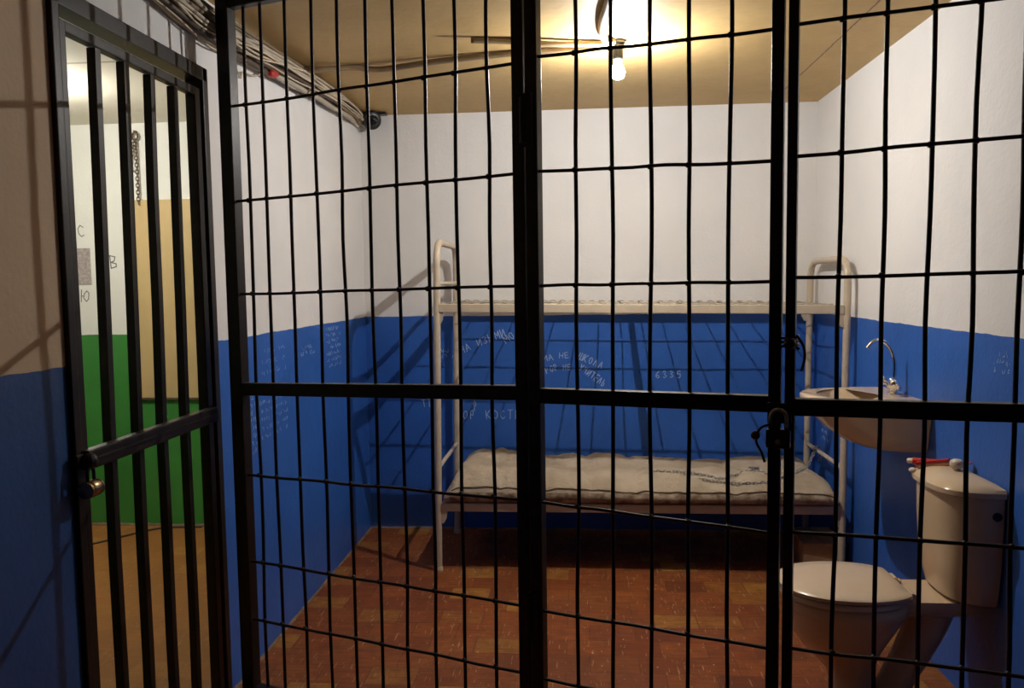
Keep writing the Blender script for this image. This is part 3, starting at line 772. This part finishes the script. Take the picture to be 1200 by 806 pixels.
# things lying on the cistern lid
def lying(name, label, cat, p, q, r0, r1, mat, flat=.6):
    p, q = Vector(p), Vector(q); bm = B(); n = 10
    pts = [p.lerp(q, i / n) for i in range(n + 1)]
    tube(bm, pts, [r0 + (r1 - r0) * i / n for i in range(n + 1)], 16)
    return pts
t_ = thing('toothpaste_tube', 'red squeezed tube lying behind the knob on the cistern lid', 'tube', (1.25, 2.84, .81))
p, q = Vector((1.168, 2.905, .806)), Vector((1.315, 2.800, .822)); dd = (q - p).normalized(); sd = dd.cross(Vector((0, 0, 1))).normalized(); uu = sd.cross(dd)
bm = B(); rings = []
for i in range(13):
    t = i / 12; c = p.lerp(q, t) + uu * .010; a_, b_ = .016 - .002 * t, .013 - .0105 * t
    rings.append([c + sd * a_ * math.cos(k * math.pi / 8) + uu * b_ * math.sin(k * math.pi / 8) for k in range(16)])
loft(bm, rings); obj('tube_body', bm, M_red, t_, True, 40)
bm = B(); tube(bm, [p + uu * .010 - dd * .020, p + uu * .010 - dd * .017, p + uu * .010 - dd * .001], [.008, .0095, .0100], 14); obj('cap', bm, M_offwhite, t_, True, 40)
t_ = thing('toothbrush_case', 'red and tan case lying in front of the red tube on the cistern lid', 'case', (1.2, 2.83, .81))
p, q = Vector((1.163, 2.865, .802)), Vector((1.246, 2.800, .828)); dd = (q - p).normalized(); sd = dd.cross(Vector((0, 0, 1))).normalized(); uu = sd.cross(dd)
m = Matrix(((dd.x, sd.x, uu.x, p.x), (dd.y, sd.y, uu.y, p.y), (dd.z, sd.z, uu.z, p.z), (0, 0, 0, 1)))
bm = B(); box(bm, (0, -.013, 0), (.108, .013, .011), m, .003); obj('case_base', bm, M_tan, t_)
bm = B(); box(bm, (0, -.0135, .0112), (.108, .0135, .020), m, .003); obj('case_lid', bm, M_red, t_)
bm = B(); c = Vector((1.150, 2.868, .792)); bmesh.ops.create_uvsphere(bm, u_segments=16, v_segments=10, radius=.012, matrix=Matrix.Translation(c) @ Matrix.Diagonal((1, 1.2, .8, 1)))
tag(obj('bottle_cap', bm, M_offwhite, None, True), 'small white cap at the left edge of the cistern lid', 'cap')

# ------------------------------------------------------------------ wash basin on the right wall
SY = 3.375
basin = thing('wash_basin', 'cream ceramic wash basin hung on the right wall near the bunk bed', 'sink', (XR, SY, .9))
def dplan(d_, w, z, sq=2.2, n=36, tilt=0.0):
    out = []
    for k in range(n + 1):
        t = math.pi / 2 + math.pi * k / n; ct, st = math.cos(t), math.sin(t)
        x = (XR - .002) - d_ * abs(ct) ** (2 / sq); out.append(Vector((x, SY + w * math.copysign(abs(st) ** (1.25 / sq), st), z + tilt * (x - XR))))
    return out
bm = B()
rings = [dplan(.150, .175, .782), dplan(.205, .200, .790), dplan(.265, .212, .815), dplan(.320, .222, .855), dplan(.362, .230, .900), dplan(.388, .238, .935), dplan(.402, .246, .958), dplan(.406, .250, .968), dplan(.405, .250, .979), dplan(.398, .244, .985)]
BC = Vector((1.115, SY, 0))
def bowl(ax, ay, z): 
    out = []
    for k in range(37):
        t = math.pi / 2 + math.pi * 2 * k / 37; out.append(BC + Vector((ax * math.cos(t), ay * math.sin(t), z)))
    return out
rings += [bowl(.150, .195, .983), bowl(.142, .186, .972), bowl(.125, .165, .925), bowl(.09, .12, .872), bowl(.035, .045, .855), bowl(.02, .025, .854)]
loft(bm, rings); obj('bowl', bm, M_porcelain, basin, True, 45)
# faucet
FX, FY = 1.276, 3.385
tap = thing('faucet', 'chrome gooseneck faucet on the back ledge of the wash basin', 'faucet', (FX, FY, .985))
bm = B(); lathe(bm, [(.024, .984), (.024, .990), (.016, .995), (.0155, 1.012), (.020, 1.018), (.021, 1.030), (.014, 1.038), (.0125, 1.048)], (FX, FY, 0), seg=20)
tube(bm, [(FX, FY - .05, 1.016), (FX, FY + .05, 1.016)], .012, 14); obj('valve_body', bm, M_chrome, tap, True, 40)
bm = B(); tube(bm, spline([(FX, FY, 1.04), (FX + .002, FY, 1.09), (FX, FY, 1.125), (FX - .012, FY, 1.165), (FX - .035, FY, 1.195), (FX - .062, FY, 1.206), (FX - .088, FY, 1.197), (FX - .108, FY, 1.174)], 6), .0078, 14)
obj('spout', bm, M_chrome, tap, True, 50)
for s in (-1, 1):
    bm = B(); cy = FY + s * .050
    tube(bm, [(FX, cy, 1.016), (FX - .018, cy + s * .010, 1.032)], .008, 10)
    hc = Vector((FX - .022, cy + s * .012, 1.036))
    bmesh.ops.create_uvsphere(bm, u_segments=14, v_segments=10, radius=.019, matrix=Matrix.Translation(hc))
    for k in range(4):
        a = k * math.pi / 2 + .5
        tube(bm, [hc, hc + Vector((math.cos(a) * .012, math.cos(a) * .006 * s + math.sin(a) * .022, math.sin(a) * .012 + .004))], [.007, .0085], 10)
    obj('handle', bm, M_chrome, tap, True, 50)

# ------------------------------------------------------------------ bulbs
def bulb(label, x, y, z, mat, drop):
    t = thing('ceiling_bulb', label, 'light bulb', (x, y, ZC))
    bm = B(); lathe(bm, [(.030, ZC + .001), (.030, ZC - .012), (.022, ZC - .020), (.021, z + .058), (.018, z + .048), (.016, z + .046)], (x, y, 0), seg=20); obj('socket', bm, M_black, t, True, 40)
    bm = B(); lathe(bm, [(.013, z + .050), (.014, z + .038), (.020, z + .025), (.027, z + .012), (.030, z), (.028, z - .013), (.020, z - .024), (.009, z - .0295), (.002, z - .030)], (x, y, 0), seg=20); obj('glass_bulb', bm, M_glow, t, True)
    bm = B(); bmesh.ops.create_uvsphere(bm, u_segments=12, v_segments=8, radius=.0055, matrix=Matrix.Translation((x, y, z)) @ Matrix.Diagonal((1.3, 1.3, .8, 1))); obj('filament', bm, mat, t)
    bm = B(); tube(bm, [(x - .004, y, z + .046), (x - .004, y, z + .003)], .0007, 6); tube(bm, [(x - .004, y, z + .046), (x + .004, y, z + .046), (x + .004, y, z + .003)], .0007, 6); obj('filament_support', bm, M_steel, t)
    return t
bulb('bare glowing bulb in a black socket on the cell ceiling', .1655, 3.40, 2.312, M_filament, 0)
bulb('glowing bulb on the ceiling of the room beyond the barred door', -2.62, 3.62, 2.28, M_filament_neighbour, 0)

# ------------------------------------------------------------------ cables
def strands(root, centre, rx, rz, n, lo, hi, mats, r=(.004, .009)):
    P = spline(centre, 10)
    for i in range(n):
        a0 = R.uniform(0, 6.28); rr = math.sqrt(R.uniform(.05, 1)); tw = R.uniform(-.9, .9); bm = B(); pts = []; rad = R.uniform(*r)
        n_ = len(P)
        for k, p in enumerate(P):
            t = k / n_; sc = 1 - .42 * t
            a = a0 + tw * math.sin(t * 6 + i) + .5 * noise.noise(Vector((i * 3.1, t * 9, 0)))
            x = p.x + rx * rr * math.cos(a) * sc; z = p.z + rz * rr * math.sin(a) * sc + .008 * noise.noise(Vector((i, t * 14, 5)))
            pts.append((max(x, XL + rad + .001), p.y, min(z, ZC - rad - .001)))
        tube(bm, pts, rad, 8); obj('cable', bm, mats[i % len(mats)], root, True)
bun = thing('cable_bundle', 'thick bundle of old cables running along the top of the left wall', 'cables', (XL, 3.4, 2.36))
strands(bun, [(-1.225, .6, 2.40), (-1.225, 1.6, 2.39), (-1.226, 2.2, 2.375), (-1.232, 2.62, 2.335), (-1.225, 3.0, 2.345), (-1.215, 3.5, 2.365), (-1.214, 4.0, 2.385), (-1.220, 4.38, 2.393), (-1.232, 4.58, 2.390)], .044, .074, 17, 0, 1, M_cables, (.006, .0125))
strands(bun, [(-1.225, .6, 2.40), (-1.225, 1.6, 2.39), (-1.226, 2.2, 2.375), (-1.232, 2.62, 2.335), (-1.22, 3.0, 2.345), (-1.205, 3.5, 2.365), (-1.205, 4.0, 2.385), (-1.216, 4.38, 2.393), (-1.232, 4.58, 2.390)], .055, .084, 7, 0, 1, M_cables[:1], (.003, .0045))
bm = B(); tube(bm, spline([(-1.212, 3.17, 2.300), (-1.214, 3.21, 2.306), (-1.216, 3.26, 2.316)], 4), [.010, .014, .016, .017, .017, .016, .015, .013, .010], 12); obj('red_tape', bm, M_rtape, bun, True)
for y, z, mtl, w in ((3.62, 2.365, M_cables[3], .012), (3.70, 2.372, M_cables[3], .010)):
    bm = B(); pts = []
    for k in range(24):
        a = 2 * math.pi * k / 24; f = .040 if mtl is M_rtape else .036
        pts.append((max(XL + .004, -1.222 + f * .8 * math.cos(a)), y + .018 * math.sin(a), min(ZC - .004, z - (.022 if mtl is M_rtape else 0) + (f if mtl is M_rtape else .055) * math.sin(a))))
    tube(bm, pts, w * .5, 8, closed=True, sec=[(.25, -1), (.25, 1), (-.25, 1), (-.25, -1)]); obj('tape_band', bm, mtl, bun)
bm = B(); tube(bm, spline([(-1.24, 2.86, 2.31), (-1.245, 2.92, 2.27), (-1.25, 2.98, 2.235), (-1.25, 3.0, 2.26), (-1.24, 3.1, 2.27), (-1.235, 3.18, 2.31)], 6), .0035, 8); obj('loose_wire', bm, M_cables[0], bun, True)
zc = ZC - .014
bm = B(); tube(bm, spline([(-1.17, 3.56, 2.405), (-1.0, 3.60, zc), (-.86, 3.60, zc - .012), (-.6, 3.53, zc - .006), (-.27, 3.475, zc), (-.05, 3.45, zc - .004), (.10, 3.415, zc)], 8), .013, 12)
tag(obj('ceiling_cable', bm, M_conduit, None, True), 'brown cable crossing the ceiling from the bundle to the bulb', 'cable')
bm = B(); tube(bm, spline([(-.42, 3.27, zc + .001), (-.28, 3.30, zc), (-.12, 3.33, zc - .008), (.0, 3.365, zc - .003), (.12, 3.385, zc)], 8), .012, 12)
tag(obj('ceiling_cable', bm, M_conduit, None, True), 'short brown cable just in front of the longer one beside the bulb', 'cable')
bm = B(); tube(bm, spline([(.145, 3.365, zc), (.105, 3.30, zc), (.095, 3.1, zc), (.108, 2.9, zc), (.13, 2.5, zc), (.14, 1.4, zc), (.14, YF + .02, zc)], 8), .0145, 12)
tag(obj('ceiling_cable', bm, M_conduit, None, True), 'brown cable running from the bulb along the ceiling towards the viewer', 'cable')

# ------------------------------------------------------------------ surveillance camera in the corner
cam_t = thing('security_camera', 'small black security camera in the ceiling corner at the end of the cable bundle', 'camera', (-1.19, 4.60, ZC))
cc = Vector((-1.168, 4.585, 2.394))
bm = B(); ax_ = Vector((.45, -.8, -.35)).normalized(); rot = Vector((0, 0, 1)).rotation_difference(ax_).to_matrix()
lathe(bm, [(.030, -.055), (.046, -.048), (.053, -.03), (.054, .018), (.050, .034), (.040, .040)], cc, seg=24, rot=rot); hs = obj('housing', bm, M_black, cam_t, True, 40)
bm = B(); lathe(bm, [(.034, .036), (.030, .046), (.018, .052), (.004, .054)], cc, seg=20, rot=rot); obj('lens', bm, M_glass, hs, True)
bm = B(); box(bm, (-1.195, 4.585, ZC - .016), (-1.085, 4.635, ZC - .0005), None, .004); tube(bm, [(-1.168, 4.600, ZC - .004), cc], .012, 12); obj('bracket', bm, M_black, cam_t)

# ------------------------------------------------------------------ the room beyond the barred door
bd = thing('wall_board', 'tall cream board on the far wall of the room beyond the barred door', 'board', (-2.3, YB, 1.39))
bm = B(); box(bm, (-2.690, YB - .022, .795), (-1.90, YB - .001, 1.983), None, .003); obj('panel', bm, M_board, bd)
bm = B(); box(bm, (-2.694, YB - .020, .782), (-1.896, YB - .002, .7945), None, .002); obj('edge_strip', bm, simple('dark_board_edge', (.12, .09, .045), .7), bd)
ch = thing('hanging_chain', 'rusty chain hanging from a hook above the cream board', 'chain', (-2.62, YB - .02, 2.4))
bm = B(); chain_mesh(bm, [(-2.615, YB - .022, 2.33), (-2.613, YB - .020, 2.15), (-2.610, YB - .026, 2.0), (-2.607, YB - .03, 1.965)], .028, .017, .0030)
chain_mesh(bm, [(-2.615, YB - .028, 2.33), (-2.645, YB - .020, 2.24), (-2.652, YB - .018, 2.17), (-2.630, YB - .02, 2.15)], .026, .016, .0028)
obj('links', bm, M_rust, ch, True)
bm = B(); tube(bm, [(-2.615, YB + .002, 2.385), (-2.615, YB - .03, 2.385)], .006, 10)
tube(bm, [(-2.615 + .018 * math.cos(a * math.pi / 8), YB - .024, 2.355 + .022 * math.sin(a * math.pi / 8)) for a in range(16)], .006, 10, closed=True); obj('hook_ring', bm, M_rust, ch, True)
bm = B(); tube(bm, spline([(-3.3, 4.12, .006), (-2.95, 4.24, .006), (-2.80, 4.29, .006), (-2.69, 4.44, .006), (-2.60, 4.56, .006), (-2.50, 4.63, .006), (-2.3, 4.645, .006)], 8), .006, 8)
tag(obj('floor_cable', bm, M_cables[3], None, True), 'thin dark cable lying on the floor of the room beyond the barred door', 'cable')

# ------------------------------------------------------------------ camera, world, view
cd = bpy.data.cameras.new('camera'); co = bpy.data.objects.new('camera', cd); COL.objects.link(co)
cd.sensor_width = 36; cd.lens = 946.236 / 1200 * 36; cd.clip_start = .02
r_ = Vector((.99650773, .08231276, -.01403397)); u_ = Vector((.00772646, .07645229, .9970433)); f_ = Vector((-.08314231, .99366979, -.07554932))
co.matrix_world = Matrix(((r_.x, u_.x, -f_.x, 0), (r_.y, u_.y, -f_.y, 0), (r_.z, u_.z, -f_.z, 1.46), (0, 0, 0, 1)))
scene.camera = co
w = bpy.data.worlds.new('world'); scene.world = w; w.use_nodes = True
w.node_tree.nodes['Background'].inputs[0].default_value = (.02, .02, .025, 1); w.node_tree.nodes['Background'].inputs[1].default_value = .2
scene.view_settings.view_transform = 'Standard'; scene.view_settings.look = 'None'; scene.view_settings.gamma = 1.0
scene.view_settings.use_curve_mapping = False
scene.view_settings.exposure = 0.1
scene.cycles.use_denoising = True
scene.cycles.max_bounces = 8; scene.cycles.diffuse_bounces = 5
scene.cycles.sample_clamp_indirect = 6.0
